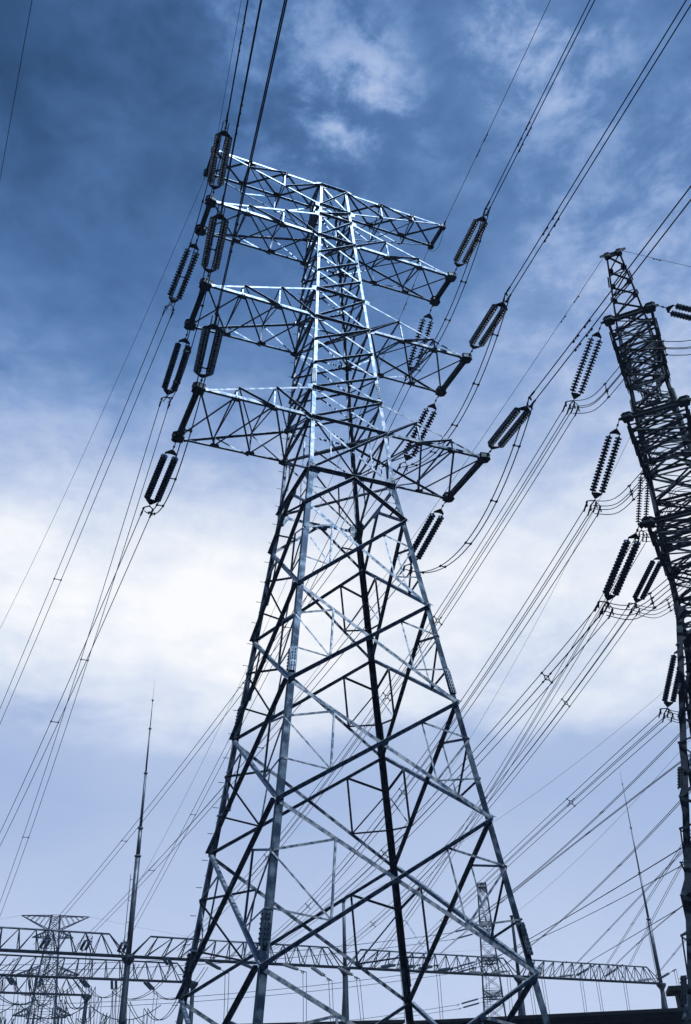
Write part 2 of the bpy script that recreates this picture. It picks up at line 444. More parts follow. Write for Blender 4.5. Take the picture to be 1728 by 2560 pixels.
z_ = lambda v: v + H0
lv1 = [(0.12, 4.51), (z_(2.954), 4.0), (z_(7.202), 3.45), (z_(10.994), 2.955), (z_(14.668), 2.475), (z_(18.338), 1.995), (z_(20.028), 1.775),
       (z_(22.666), 1.63), (z_(24.29), 1.535), (z_(25.72), 1.45), (z_(27.15), 1.365), (z_(28.589), 1.28), (z_(30.437), 1.17), (z_(31.74), 1.095),
       (z_(33.04), 1.02), (z_(34.346), .945), (z_(36.0), .85), (z_(36.75), .81), (z_(38.42), .715)]
arms1 = [dict(zb=z_(22.666), zt=z_(24.29), X=6.14, hy=1.66), dict(zb=z_(28.589), zt=z_(30.437), X=6.14, hy=1.32),
         dict(zb=z_(34.346), zt=z_(36.0), X=6.14, hy=.95), dict(zb=z_(38.42), zt=z_(36.75), X=6.14, hy=.72, small=True)]
lattice_tower(V(0, 0, 0), 0, lv1, arms1, 6, 'old', 'tall galvanised lattice pylon with four crossarms standing in the middle, seen from below')

A2 = R(47.4); U2 = V(math.sin(A2), math.cos(A2), 0); W2 = V(-U2.y, U2.x, 0); C2 = V(17.2276, -.9633, 0)
lv2 = [(0.12, 4.55), (z_(2.1), 4.15), (z_(5.9), 3.46), (z_(9.4), 2.82), (z_(12.6), 2.24), (z_(15.8), 1.66), (z_(17.3), 1.39),
       (z_(19.2), 1.34), (z_(20.8), 1.29), (z_(22.0), 1.26), (z_(23.2), 1.23), (z_(24.5), 1.19), (z_(26.2), 1.14), (z_(27.5), 1.10),
       (z_(28.8), 1.06), (z_(30.15), 1.01), (z_(31.7), .95), (z_(32.5), .91), (z_(34.3), .82)]
arms2 = [dict(zb=z_(19.2), zt=z_(20.8), X=6.14, hy=1.47), dict(zb=z_(24.5), zt=z_(26.2), X=6.14, hy=1.27),
         dict(zb=z_(30.15), zt=z_(31.7), X=6.14, hy=1.02), dict(zb=z_(34.3), zt=z_(32.5), X=6.14, hy=.33, small=True)]
# local x runs along the arms, away from the camera; local y to the left
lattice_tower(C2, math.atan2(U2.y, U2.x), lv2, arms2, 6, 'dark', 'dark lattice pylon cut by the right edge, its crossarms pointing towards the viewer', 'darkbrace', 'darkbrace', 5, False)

# ------------------------------------------------------------------ insulator strings
def string_proto(nd, kind, material, clampkind):
    """double string along local +x from the tower tip; local z up"""
    parts = []
    k = MB()
    k.tube(V(0, 0, 0), V(.16, 0, 0), .018); k.lathe(V(.14, 0, 0), V(1, 0, 0), [(0, .02), (.03, .045), (.09, .045), (.12, .02)], 8)
    k.tube(V(.26, 0, 0), V(.42, 0, 0), .02)
    parts.append(('link', 'fitting', k))
    hs = .225
    k = MB()
    k.plate([V(.38, -.05, -.012), V(.38, .05, -.012), V(.58, hs + .04, -.012), V(.64, hs + .02, -.012), V(.60, 0, -.012), V(.64, -hs - .02, -.012), V(.58, -hs - .04, -.012)], V(0, 0, 1), .024)
    parts.append(('yoke_plate', 'fitting', k))
    x0 = .70; x1 = x0 + nd * .146
    for s in (-1, 1):
        k = MB(); yy = s * hs
        k.tube(V(.60, yy, 0), V(x0 + .02, yy, 0), .02)
        for i in range(nd):
            x = x0 + i * .146
            k.lathe(V(x, yy, 0), V(1, 0, 0), [(0, .03), (.008, .052), (.045, .058), (.052, .095), (.072, .142), (.112, .152), (.122, .147), (.078, .132), (.072, .105), (.10, .092), (.074, .078), (.074, .045), (.13, .03), (.146, .03)], 14)
        k.tube(V(x1 - .01, yy, 0), V(x1 + .1, yy, 0), .02)
        parts.append(('disc_string', material, k))
    k = MB(); xe = x1 + .06
    k.plate([V(xe, hs + .04, -.012), V(xe - .03, 0, -.012), V(xe, -hs - .04, -.012), V(xe + .07, -hs - .02, -.012), V(xe + .27, -.05, -.012), V(xe + .27, .05, -.012), V(xe + .07, hs + .02, -.012)], V(0, 0, 1), .024)
    parts.append(('yoke_plate', 'fitting', k))
    xc = xe + .27
    k = MB()
    k.tube(V(xc - .03, 0, 0), V(xc + .14, 0, 0), .022)
    if clampkind == 'vertical': offs = [(0, .2), (0, -.2)]
    elif clampkind == 'flat': offs = [(.2, 0), (-.2, 0)]
    elif clampkind == 'quad': offs = [(.225, .225), (.225, -.225), (-.225, .225), (-.225, -.225)]
    else: offs = [(0, 0)]
    k.plate([V(xc + .08, -.03, -.03), V(xc + .08, .03, -.03), V(xc + .08, .03, .03), V(xc + .08, -.03, .03)], V(1, 0, 0), .05)
    for oy, oz in offs:
        k.bar(V(xc + .1, 0, 0), V(xc + .24, oy, oz), .03, .05)
        k.lathe(V(xc + .24, oy, oz), V(1, 0, 0), [(0, .02), (.03, .05), (.1, .05), (.13, .03), (.2, .03), (.22, .042), (.5, .036), (.54, .02)], 8)
        k.bar(V(xc + .34, oy, oz - .02), V(xc + .44, oy * 1.1, oz - .2), .03, .07)
    parts.append(('strain_clamp', 'fitting', k))
    return parts, xc + .62
PROTO = {}
def insulator(p, d, key, label, group):
    """p tower tip, d direction of the string"""
    nd, material, ck = key
    d = d.normalized()
    yv = V(0, 0, 1).cross(d).normalized(); zv = d.cross(yv)
    rot = Matrix((d, yv, zv)).transposed().to_euler()
    if key not in PROTO:
        parts, ln = string_proto(nd, None, material, ck)
        o = thing('insulator_string', p, label, 'insulator', group, rot)
        for nm, mm, mb in parts: mb.build(nm, mm, o)
        PROTO[key] = (o, ln)
    else:
        o = copy_tree(PROTO[key][0]); o.location = p; o.rotation_euler = rot; tag(o, label, 'insulator', group)
    return p + d * PROTO[key][1]

# ------------------------------------------------------------------ wires
def sagcurve(P0, P1, s, n=40):
    return [P0 + (P1 - P0) * (i / n) - V(0, 0, 4 * s * (i / n) * (1 - i / n)) for i in range(n + 1)]
def bundle(P0, P1, s, offs, r, material, label, group, name='power_line', spacers=(), dampers=(), n=40, via=None):
    """offs: (sideways, up) offsets of the sub-conductors"""
    d = P1 - P0; side = V(d.y, -d.x, 0).normalized(); up = V(0, 0, 1)
    root = thing(name, P0, label, 'power line', group)
    at = (lambda t: spline(via, t)) if via else (lambda t: sagat(P0, P1, s, t))
    pts = [at(i / n) for i in range(n + 1)]
    loc = lambda q: q - P0
    for a, b in offs:
        k = MB(); k.path([loc(q + side * a + up * b) for q in pts], r * 1.3); k.build('wire', material, root)
    for t in spacers:
        q = at(t); k = MB()
        ps = [loc(q + side * a + up * b) for a, b in offs]
        if len(ps) == 2:
            k.bar(ps[0], ps[1], .035, .035)
            for p in ps: k.lathe(p - d.normalized() * .07, d, [(0, .02), (.02, .045), (.12, .045), (.14, .02)], 6)
        else:
            c_ = loc(q)
            ring = [c_ + (p - c_) * .45 for p in ps]
            order = [0, 1, 3, 2]
            for i in range(4): k.bar(ring[order[i]], ring[order[(i + 1) % 4]], .034, .04)
            for p, q_ in zip(ps, ring):
                k.bar(q_, p, .034, .04); k.lathe(p - d.normalized() * .08, d, [(0, .02), (.02, .045), (.14, .045), (.16, .02)], 6)
        k.build('spacer', 'fitting', root)
    for t in dampers:
        for a, b in offs:
            q = loc(at(t) + side * a + up * b); ax = d.normalized(); k = MB()
            k.bar(q, q - up * .07, .03, .035); k.tube(q - up * .07 - ax * .16, q - up * .07 + ax * .16, .009, n=5)
            for e_ in (-1, 1): k.lathe(q - up * .07 + ax * (e_ * .11), ax * e_, [(0, .016), (.01, .028), (.09, .032), (.11, .016)], 7)
            k.build('vibration_damper', 'fitting', root)
    return root
def spline(c, t):
    n = len(c) - 1; x = min(t * n, n - 1e-6); i = int(x); u = x - i
    p0, p1, p2, p3 = c[max(i - 1, 0)], c[i], c[i + 1], c[min(i + 2, n)]
    return .5 * ((2 * p1) + (p2 - p0) * u + (2 * p0 - 5 * p1 + 4 * p2 - p3) * u * u + (3 * p1 - p0 - 3 * p2 + p3) * u ** 3)
def sagat(P0, P1, s, t): return P0 + (P1 - P0) * t - V(0, 0, 4 * s * t * (1 - t))
VP = [(0, .2), (0, -.2)]; HP = [(.2, 0), (-.2, 0)]; Q4 = [(.225, .225), (.225, -.225), (-.225, .225), (-.225, -.225)]
ZT = {'L': 22.67, 'M': 28.59, 'T': 34.35}; HY = {'L': 1.66, 'M': 1.32, 'T': .95}
LV = {'L': 'lowest', 'M': 'middle', 'T': 'upper'}
hd = V(math.sin(R(-172.5)), math.cos(R(-172.5)), 0)
FEX = {'TL': (9.58, -.80), 'ML': (12.29, -.79), 'LL': (15.57, -1.62), 'TR': (14.16, -.52), 'MR': (17.28, -1.29), 'LR': (14.75, -1.19)}
BW = {"TR": [[6.14, 4.26, 31.93], [6.22, 70.74, 13.98], 0.75], "MR": [[5.71, 4.86, 26.54], [-2.11, 69.48, 13.56], 1.0],
      "LR": [[5.89, 5.45, 21.13], [1.67, 70.05, 13.48], 0.75], "TL": [[-6.55, 4.72, 32.8], [-13.44, 67.77, 13.54], 0.75],
      "ML": [[-6.16, 5.31, 27.59], [-6.42, 68.83, 13.58], 1.75], "LL": [[-6.36, 5.64, 21.7], [-9.82, 68.32, 13.57], 1.25]}
def v3(q): return V(q[0], q[1], q[2] + H0)
KF = (18, 'disc', 'vertical'); KB = (17, 'disc', 'flat'); KQ = (18, 'disc', 'quad')
JS = {'L': 2.45, 'M': 2.1, 'T': 1.3}
for k in ('LL', 'ML', 'TL', 'LR', 'MR', 'TR'):
    lev = k[0]; sx = -1 if k[1] == 'L' else 1; side = 'left' if sx < 0 else 'right'
    pos = "middle pylon's %s %s crossarm" % (LV[lev], side)
    tip = V(sx * 6.14, -HY[lev] - .28, z_(ZT[lev]) + .02)
    al, dz = FEX[k]
    tipc = V(sx * 6.14, -HY[lev], z_(ZT[lev]))
    P1 = tipc + hd * al + V(0, 0, dz)
    sl = max(min(dz / al, -.035), -.10)
    d0 = hd + V(0, 0, sl - .03)
    P0 = insulator(tip, d0, KF, 'double insulator string at the near tip of the ' + pos, 'insulator strings of the middle pylon')
    dd = P1 - P0
    if al < 11: P1 = P0 + dd.normalized() * 5 if False else P1
    far = P0 + (P1 - P0) * (62 / max((P1 - P0).length, 1))
    bundle(P0, far, .35, VP, .0155, 'wire', 'twin cables running overhead from the near tip of the ' + pos, 'twin cables overhead', dampers=(.055, .068), spacers=(.7,))
    q0, q1, sg = BW[k]; q0 = v3(q0); q1 = v3(q1)
    tb = V(sx * 6.14, HY[lev] + .28, z_(ZT[lev]) + .02)
    E0 = insulator(tb, q0 - tb, KB, 'double insulator string at the far tip of the ' + pos, 'insulator strings of the middle pylon')
    bundle(E0, q1, sg, HP, .0145, 'wire', 'twin cables dropping to the gantry from the ' + pos, 'twin cables dropping to the gantry',
           spacers=(.28, .62))
    # jumper loop under the arm
    ja, jb = P0 - d0.normalized() * .2, E0 - (q0 - tb).normalized() * .2
    bundle(ja, jb, JS[lev], [(.12, 0), (-.12, 0)], .0165, 'wire', 'slack twin jumper loop hanging under the tip of the ' + pos, 'jumper loops', 'jumper_cable',
           spacers=(.12, .3, .5, .7, .88), n=30)
# earth wires of the middle pylon
E1 = V(6.14, -.95, z_(38.42)); E2 = V(-6.14, -.95, z_(38.42))
bundle(E1, E1 + (hd + V(0, 0, -.05)) * 60, .3, [(0, 0)], .010, 'wire', 'thin earth wire running overhead from the top right crossarm tip', 'earth wires', 'earth_wire', dampers=(.075, .09))
bundle(E2, E2 + (hd + V(0, 0, -.05)) * 60, .3, [(0, 0)], .008, 'wire', 'thin earth wire running overhead from the top left crossarm tip', 'earth wires', 'earth_wire')
bundle(V(6.14, .95, z_(38.42)), v3((7.09, 70.79, 19.52)), 2.0, [(0, 0)], .009, 'wire', 'thin earth wire from the top right crossarm tip down to the left mast', 'earth wires', 'earth_wire', dampers=(.03, .045))
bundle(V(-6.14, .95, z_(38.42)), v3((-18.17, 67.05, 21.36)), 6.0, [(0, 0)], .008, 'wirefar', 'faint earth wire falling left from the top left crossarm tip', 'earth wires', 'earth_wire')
bundle(E1, V(6.14, .95, z_(38.42)), .9, [(0, 0)], .009, 'wire', 'small slack earth jumper below the top right crossarm tip', 'jumper loops', 'jumper_cable', n=16)
wa = V(-14.244, -9.671, z_(30)); wb = V(-14.562, -2.293, z_(30))
dw = wb - wa
bundle(wa - dw * 5, wb + dw * 11, -.05, [(0, 0)], .009, 'wire', 'lone thin wire crossing the upper left corner of the sky', 'earth wires', 'earth_wire', dampers=(.292,))

# right pylon: strings, quad bundles, jumpers
T2z = {'E': 34.3, 'T': 30.15, 'M': 24.5, 'L': 19.2}; T2y = {'E': .33, 'T': 1.02, 'M': 1.27, 'L': 1.47}
def tip2(s, k, t, ext=0): return C2 + U2 * (s * 6.14) + W2 * (t * (T2y[k] + ext)) + V(0, 0, z_(T2z[k]))
W4 = {"NT": [[12.0, -1.0, 27.95], [12.01, 71.61, 13.91], 2.5, (.20, .30, .62)], "NM": [[12.19, -0.78, 22.36], [20.49, 72.9, 14.09], 2.25, (.36, .70)],
      "NL": [[12.03, -0.36, 17.39], [21.19, 73.0, 13.97], 1.5, (.075, .42)], "FT": [[21.48, 6.33, 26.96], [34.47, 75.01, 13.25], 1.0, (.8,)],
      "FM": [[21.35, 8.42, 22.84], [29.13, 74.2, 13.82], 2.0, (.13, .75)], "FL": [[21.39, 7.45, 16.71], [38.46, 75.61, 13.41], -.3, (.2, .7)]}
for k, (q0, q1, sg, sps) in W4.items():
    s = -1 if k[0] == 'N' else 1; lev = k[1]
    who = 'nearer' if s < 0 else 'farther'
    pos = "right pylon's %s crossarm, %s end" % (LV[lev], who)
    t0 = tip2(s, lev, 1, .28); q0 = v3(q0); q1 = v3(q1)
    far_ = t0 + (q0 - t0)
    E0 = insulator(t0, q0 - t0, KQ, 'double insulator string hanging left from the ' + pos, 'insulator strings of the right pylon')
    bundle(E0, q1, sg, Q4, .0150, 'wire', 'four-wire bundle running down left from the ' + pos, 'four-wire bundles', spacers=sps)
    # the other side of the tower: line leaving to the right
    tr = tip2(s, lev, -1, .28); dr = V(math.sin(R(100)), math.cos(R(100)), 0)
    E1_ = insulator(tr, dr + V(0, 0, -.12), KQ, 'double insulator string hanging right from the ' + pos, 'insulator strings of the right pylon')
    bundle(E1_, E1_ + dr * 70, 2.0, Q4, .0135, 'wire', 'four-wire bundle leaving right from the ' + pos, 'four-wire bundles', n=24)
    ja = E0 - (q0 - t0).normalized() * .2; jb = E1_ - dr * .2
    jm = (tip2(s, lev, 0) + U2 * .2) + V(0, 0, -2.0)
    bundle(ja, jb, 0, Q4, .0145, 'wire', 'slack four-wire jumper loop below the ' + pos, 'jumper loops', 'jumper_cable', spacers=(.3, .7), n=30, via=[ja, ja + (jm - ja) * .3 + V(0, 0, -.75), ja + (jm - ja) * .7 + V(0, 0, -.45), jm, jm + (jb - jm) * .5 + V(0, 0, -.55), jb])
bundle(tip2(-1, 'E', 1, .1), v3((6.9, 70.82, 19.83)), 2.25, [(0, 0)], .009, 'wire', 'thin earth wire from the right pylon top, nearer tip, to the left mast', 'earth wires', 'earth_wire', dampers=(.03, .045))
bundle(tip2(1, 'E', 1, .1), v3((31.18, 75.3, 19.67)), 3.5, [(0, 0)], .008, 'wirefar', 'faint earth wire from the right pylon top, farther tip, to the second gantry post', 'earth wires', 'earth_wire')
bundle(tip2(-1, 'E', -1, .1), tip2(-1, 'E', -1, .1) + V(math.sin(R(100)), math.cos(R(100)), -.03) * 60, 1, [(0, 0)], .008, 'wire', 'thin earth wire leaving right from the nearer top tip of the right pylon', 'earth wires', 'earth_wire', dampers=(.03,))
def extend(q0, q1, f): a, b = v3(q0), v3(q1); return a + (a - b) * f
bundle(extend([43.29, 23.67, 34.31], [31.18, 75.3, 19.67], .4), v3([31.18, 75.3, 19.67]), 4.2, [(0, 0)], .010, 'wirefar', 'faint single wire coming down left across the right sky to a post top', 'earth wires', 'earth_wire')
bundle(extend([42.03, 24.99, 26.45], [55.81, 78.88, 19.74], .4), v3([55.81, 78.88, 19.74]), 1.7, [(0, 0)], .010, 'wirefar', 'faint single wire ending on the third gantry post', 'earth wires', 'earth_wire')
XW = {"X1": [[29.33, 10.49, 22.08], [44.01, 76.45, 16.31], 1.5], "X2": [[25.2, 8.08, 15.9], [44.15, 76.47, 14.91], -0.3], "X3": [[28.65, 11.21, 17.96], [50.64, 77.45, 12.83], 1.25],
      "X4": [[31.1, 15.35, 14.05], [48.0, 77.06, 13.08], 0.25], "X5": [[34.27, 18.75, 14.49], [45.38, 76.66, 12.98], 0.75], "X6": [[37.74, 21.86, 16.66], [63.98, 79.47, 13.85], 0.0],
      "X7": [[38.03, 21.57, 18.41], [69.63, 80.32, 13.97], 0.0], "X8": [[41.13, 25.05, 18.39], [74.01, 80.99, 14.14], -0.3], "X9": [[40.18, 25.98, 12.82], [64.44, 79.54, 13.78], 0.0],
      "X10": [[43.41, 29.33, 13.59], [70.67, 80.48, 13.92], -0.4], "X11": [[46.49, 32.82, 13.44], [79.4, 81.8, 13.86], 0.0]}
XL = {'X1': 'topmost', 'X2': 'second from the top', 'X3': 'third from the top', 'X4': 'fourth from the top', 'X5': 'fifth from the top', 'X6': 'leading to the left string', 'X7': 'leading to the middle string',
      'X8': 'leading to the fourth string', 'X9': 'lowest to the left string', 'X10': 'lowest to the middle string', 'X11': 'ending at the right mast'}
for k, (a, b, sg) in XW.items():
    ln = {'X6': 'left', 'X7': 'middle'}
    bundle(extend(a, b, .3), v3(b), sg * 1.5, [(.15, .06), (-.15, -.06)], .018, 'wire', 'twin cables behind the right pylon leg, ' + XL[k] + ' on the right gantry', 'twin cables to the right gantry bay', spacers=(.45, .7), n=24)

# ------------------------------------------------------------------ substation gantries
GH = 13.02 + H0
def GP(s, back=0.0, h=None): return V(CAM.x + 18.43 + s * 24.41 + back * -.1495, CAM.y + 98.29 + s * 3.69 + back * .9888, GH if h is None else h)
def gantry(back, s0, ncol, label, masts, radius=.30, peaks=(), h=None, dep=1.85, matb='tube'):
    h = GH if h is None else h
    o_ = GP(s0, back, 0)
    root = thing('steel_gantry', o_, label, 'gantry')
    l = lambda q: q - o_
    back_dir = V(-.1495, .9888, 0); along = (GP(1) - GP(0)).normalized()
    for k in range(ncol):
        s = s0 + k; b = GP(s, back, 0); t = GP(s, back, h)
        c = MB(); c.tube(l(b), l(V(t.x, t.y, h + .1)), radius + .08, radius - .01, 14)
        for zz in (5.2, 9.0): c.lathe(l(V(b.x, b.y, zz)), V(0, 0, 1), [(0, radius), (.01, radius + .14), (.09, radius + .14), (.1, radius)], 14)
        c.lathe(l(V(b.x, b.y, h - .75)), V(0, 0, 1), [(0, radius), (.45, .62), (.72, .66), (.75, .3)], 12)
        col = c.build('column', 'tubed', root)
        c = MB(); bb = b + back_dir * 3.6 + along * .9
        c.tube(l(bb), l(t - V(0, 0, .3)), .17, .15, 10); c.build('raking_leg', 'tubed', col)
        c = MB(); c.box((l(b).x - .6, l(b).y - .6, -.2), (l(b).x + .6, l(b).y + .6, .35)); c.build('footing', 'conc', col)
        if s in masts or k in peaks:
            c = MB()
            if s in masts:
                secs = masts[s]; z0 = h
                for (z1, r0, r1) in secs[:-1]:
                    c.tube(l(V(t.x, t.y, z0)), l(V(t.x, t.y, z1)), r0, r1, 12)
                    c.lathe(l(V(t.x, t.y, z1 - .12)), V(0, 0, 1), [(0, r1), (.01, r1 + .09), (.13, r1 + .09), (.14, r1 * .8)], 12); z0 = z1
                z1, r0, r1 = secs[-1]; c.tube(l(V(t.x, t.y, z0)), l(V(t.x, t.y, z1)), r0, r1, 6)
                # ladder cage pole beside the mast
                mo = c.build('lightning_mast', 'tube', root)
                q = MB(); lp = t + along * -.55
                q.tube(l(V(lp.x, lp.y, h)), l(V(lp.x, lp.y, h + 7.5)), .035, n=6)
                for i in range(4):
                    zz = h + 1 + i * 2; q.bar(l(V(lp.x, lp.y, zz)), l(V(t.x, t.y, zz)), .04, .04)
                q.build('ladder_rail', 'dark', mo)
            else:
                c.tube(l(V(t.x, t.y, h)), l(V(t.x, t.y, h + 6.7)), .22, .17, 12)
                c.lathe(l(V(t.x, t.y, h + 6.7)), V(0, 0, 1), [(0, .17), (.01, .3), (.1, .3), (.12, .1)], 10)
                c.build('earth_wire_post', 'tubed' if k >= 3 else 'tube', root)
    for k in range(ncol - 1):
        a, b = GP(s0 + k, back, h), GP(s0 + k + 1, back, h)
        ln = (b - a).length; n = 14
        bm = MB(); hs = .45
        P_ = lambda t, sd, z: l(a + (b - a) * t + back_dir * (sd * hs) + V(0, 0, z))
        for sd in (-1, 1): bm.tube(P_(.012, sd, -.05), P_(.988, sd, -.05), .09, n=8)
        beam = bm.build('beam', 'tubed', root)
        tc_ = MB(); tc_.tube(P_(1.2 / n, 0, dep), P_(1 - 1.2 / n, 0, dep), .088, n=8)
        for t in (.33, .66): tc_.lathe(P_(t, 0, dep) - along * .06, along, [(0, .07), (.01, .14), (.11, .14), (.12, .07)], 8)
        tc_.build('top_chord', matb, beam)
        lt = MB()
        for sd in (-1, 1):
            lt.tube(P_(.012, sd, 0), P_(1.2 / n, 0, dep), .065, n=6); lt.tube(P_(.988, sd, 0), P_(1 - 1.2 / n, 0, dep), .065, n=6)
            for i in range(1, n):
                t0 = i / n; tt = 1.2 / n + (1 - 2.4 / n) * (i - .5) / (n - 1)
                lt.tube(P_(t0, sd, 0), P_(tt, 0, dep), .058, n=5); 
                if i < n - 1:
                    tt2 = 1.2 / n + (1 - 2.4 / n) * (i + .5) / (n - 1)
                    lt.tube(P_(t0, sd, 0), P_(tt2, 0, dep), .04, n=5)
        for i in range(1, n): lt.tube(P_(i / n, -1, -.05), P_(i / n, 1, -.05), .035, n=5)
        lt.build('beam_lattice', 'tubed', beam)
    return root
mast1 = [(z_(22.4), .27, .27), (z_(25.2), .22, .20), (z_(31.0), .155, .13), (z_(36.0), .10, .075), (z_(39.3), .05, .038), (z_(41.7), .02, .007)]
mast2 = [(z_(21.0), .27, .25), (z_(27.1), .165, .135), (z_(33.3), .105, .085), (z_(39.7), .06, .045), (z_(42.6), .024, .008)]
gantry(0, -1, 5, 'long tubular steel gantry with triangular beams and two tall masts crossing behind the pylons', {0: mast1, 3: mast2}, .30, peaks=(0, 2, 3))
gantry(17.5, -.42, 2, 'shorter steel gantry behind the first at lower left, under the far tower', {}, .24, dep=1.9, matb='tubed')
gantry(34, -.72, 2, 'faint steel gantry beam farthest back at lower left', {}, .22, dep=1.8, matb='tubed')

# strings on the near gantry
KG = (11, 'disc', 'flat')
def gstring(s, up_, key, label, src):
    p = GP(s) + V(.1495, -.9888, 0) * .62
    d = v3(src) - p; d.z = 0; d.normalize(); d.z = up_
    return insulator(p, d, key, label, 'insulator strings on the gantry')
ends = []
bay1 = [(-.831, BW['TL']), (-.683, BW['LL']), (-.544, BW['ML']), (-.351, BW['MR']), (-.196, BW['LR']), (-.047, BW['TR'])]
for i, (s, w_) in enumerate(bay1):
    ends.append(gstring(s, .30, KG, 'raised dark insulator string on the leftmost gantry beam, number %d from the left' % (i + 1), w_[0]))
al_ = [60, 30, 8]
bay2 = [(.142, -.42, 'disc', W4['NT'][0]), (.301, -.5, 'disc', al_), (.45, -.4, 'disc', al_), (.656, -.35, 'bead', al_), (.796, -.62, 'bead', al_), (.932, -.5, 'bead', al_)]
bay3 = [(1.153, .03, 'disc', al_), (1.261, .03, 'disc', al_), (1.361, .05, 'disc', al_), (1.481, 0, 'disc', al_), (1.66, -.12, 'bead', al_), (1.795, -.02, 'bead', al_), (1.942, -.35, 'bead', al_)]
bay4 = [(2.10, .25, 'bead', XW['X3'][0]), (2.207, .05, 'bead', [90, 60, 8]), (2.33, .42, 'disc', [90, 55, 8]), (2.53, .5, 'disc', [95, 55, 8]), (2.77, .05, 'bead', [95, 60, 8]), (2.92, .42, 'disc', [100, 55, 8])]
for bay, nm in ((bay2, 'second'), (bay3, 'third'), (bay4, 'right end')):
    for i, (s, up_, mm, w_) in enumerate(bay):
        lab = ('pale' if mm == 'bead' else 'dark') + ' insulator string on the %s gantry beam, number %d from its left column' % (nm, i + 1)
        ends.append(gstring(s, up_, (11, mm, 'flat'), lab, w_))
# dropper cables from the strings down to the yard
def dropper(p, s, label, dx=.0):
    q = V(p.x + dx, p.y + random.uniform(-.5, 1.5), 1.0)
    root = thing('dropper_cable', V(p.x, p.y, 0), label, 'cable', 'dropper cables below the gantry')
    for sd in (-.2, .2):
        k = MB(); n = 14
        k.path([V(sd * (1 - .2 * math.sin(t / n * 3)) + dx * t / n + .25 * math.sin(math.pi * t / n), (q.y - p.y) * t / n + .2 * math.sin(math.pi * t / n), p.z + (q.z - p.z) * t / n) for t in range(n + 1)], .03)
        k.build('wire', 'wire', root)
for i, e in enumerate(ends):
    if i in (6, 13, 15, 23): continue
    dropper(e, 0, 'pair of vertical dropper cables below gantry string %d from the left' % (i + 1), random.uniform(-.5, .5))
# slack busbar loops and second-row strings at lower left
for i, (s, bk, hgt) in enumerate([(-.62, 17.5, 0), (-.46, 17.5, 0), (-.30, 17.5, 0), (-.16, 17.5, 0), (.02, 17.5, 0), (.18, 17.5, 0), (.32, 17.5, 0)]):
    p = GP(s, bk - .62); d = V(.1495 + .25 * (-1) ** i, -.9888, -.62)
    e = insulator(p, d, (11, 'disc', 'flat'), 'dark insulator string hanging forward from the shorter gantry, number %d from the left' % (i + 1), 'insulator strings on the gantry')
    tq = GP(s + .05, 2.0, GH - .4)
    bundle(e, tq, 1.6, HP, .026, 'wire', 'slack twin cable between the two left gantries, number %d from the left' % (i + 1), 'slack cables between gantries', 'slack_cable', n=18)
    dropper(e, 0, 'pair of dropper cables behind the first gantry, number %d from the left' % (i + 1), random.uniform(-1.5, 1.5))
for i, (sa, sb) in enumerate([(-.55, -.28), (-.28, .02), (.02, .34)]):
    a, b = GP(sa, 12, GH - 3.2), GP(sb, 12, GH - 3.0)
    bundle(a, b, 1.4, [(0, 0)], .035, 'wire', 'thick drooping busbar cable at lower left, number %d from the left' % (i + 1), 'slack cables between gantries', 'slack_cable', n=18)
    for j in range(4):
        q = sagat(a, b, 1.4, .2 + .2 * j)
        dropper(q, 0, 'pair of thin droppers under busbar cable %d, strand %d from the left' % (i + 1, j + 1), random.uniform(-.6, .6))

rnd = random.Random(21)
for i in range(16):
    sa = -.72 + i * .075 + rnd.uniform(-.02, .02); bk = rnd.choice((5, 9, 14, 22, 27)); hg = GH - rnd.uniform(.6, 4.5)
    a = GP(sa, bk, hg); b = GP(sa + rnd.uniform(.1, .3), bk + rnd.uniform(3, 9), GH - rnd.uniform(.4, 5.0))
    bundle(a, b, rnd.uniform(.8, 2.6), HP, .032, 'wire', 'looping yard cable among the left gantries, loop %d from the left' % (i + 1), 'looping yard cables', 'yard_cable', n=16)
    dropper(a, 0, 'thin vertical pair beside yard loop %d, far behind the first gantry' % (i + 1), rnd.uniform(-.8, .8))
    dropper(b, 0, 'thin slanting pair at the far end of yard loop %d' % (i + 1), rnd.uniform(-1.6, 1.6))
for i in range(7):
    sa = -.7 + i * .165; p = GP(sa, 24 + (i % 3) * 4, 0); hh = rnd.uniform(9.2, 12.5)
    root = thing('support_post', p, 'slender equipment post behind the left gantries, post %d from the left' % (i + 1), 'post', 'equipment posts in the yard')
    k = MB(); k.tube(V(0, 0, 0), V(0, 0, hh), .16, .13, 10); k.build('pole', 'tubed', root)
    k = MB(); k.bar(V(-.9, 0, hh + .06), V(.9, 0, hh + .06), .16, .12); k.build('crossbar', 'tubed', root)
    for x in (-.8, 0, .8):
        k = MB(); k.lathe(V(x, 0, hh + .12), V(0, 0, 1), [(0, .05)] + [q for j in range(6) for q in ((.05 + j * .16, .06), (.1 + j * .16, .13), (.14 + j * .16, .06))] + [(1.1, .05)], 10)
        k.build('post_insulator', 'disc', root)

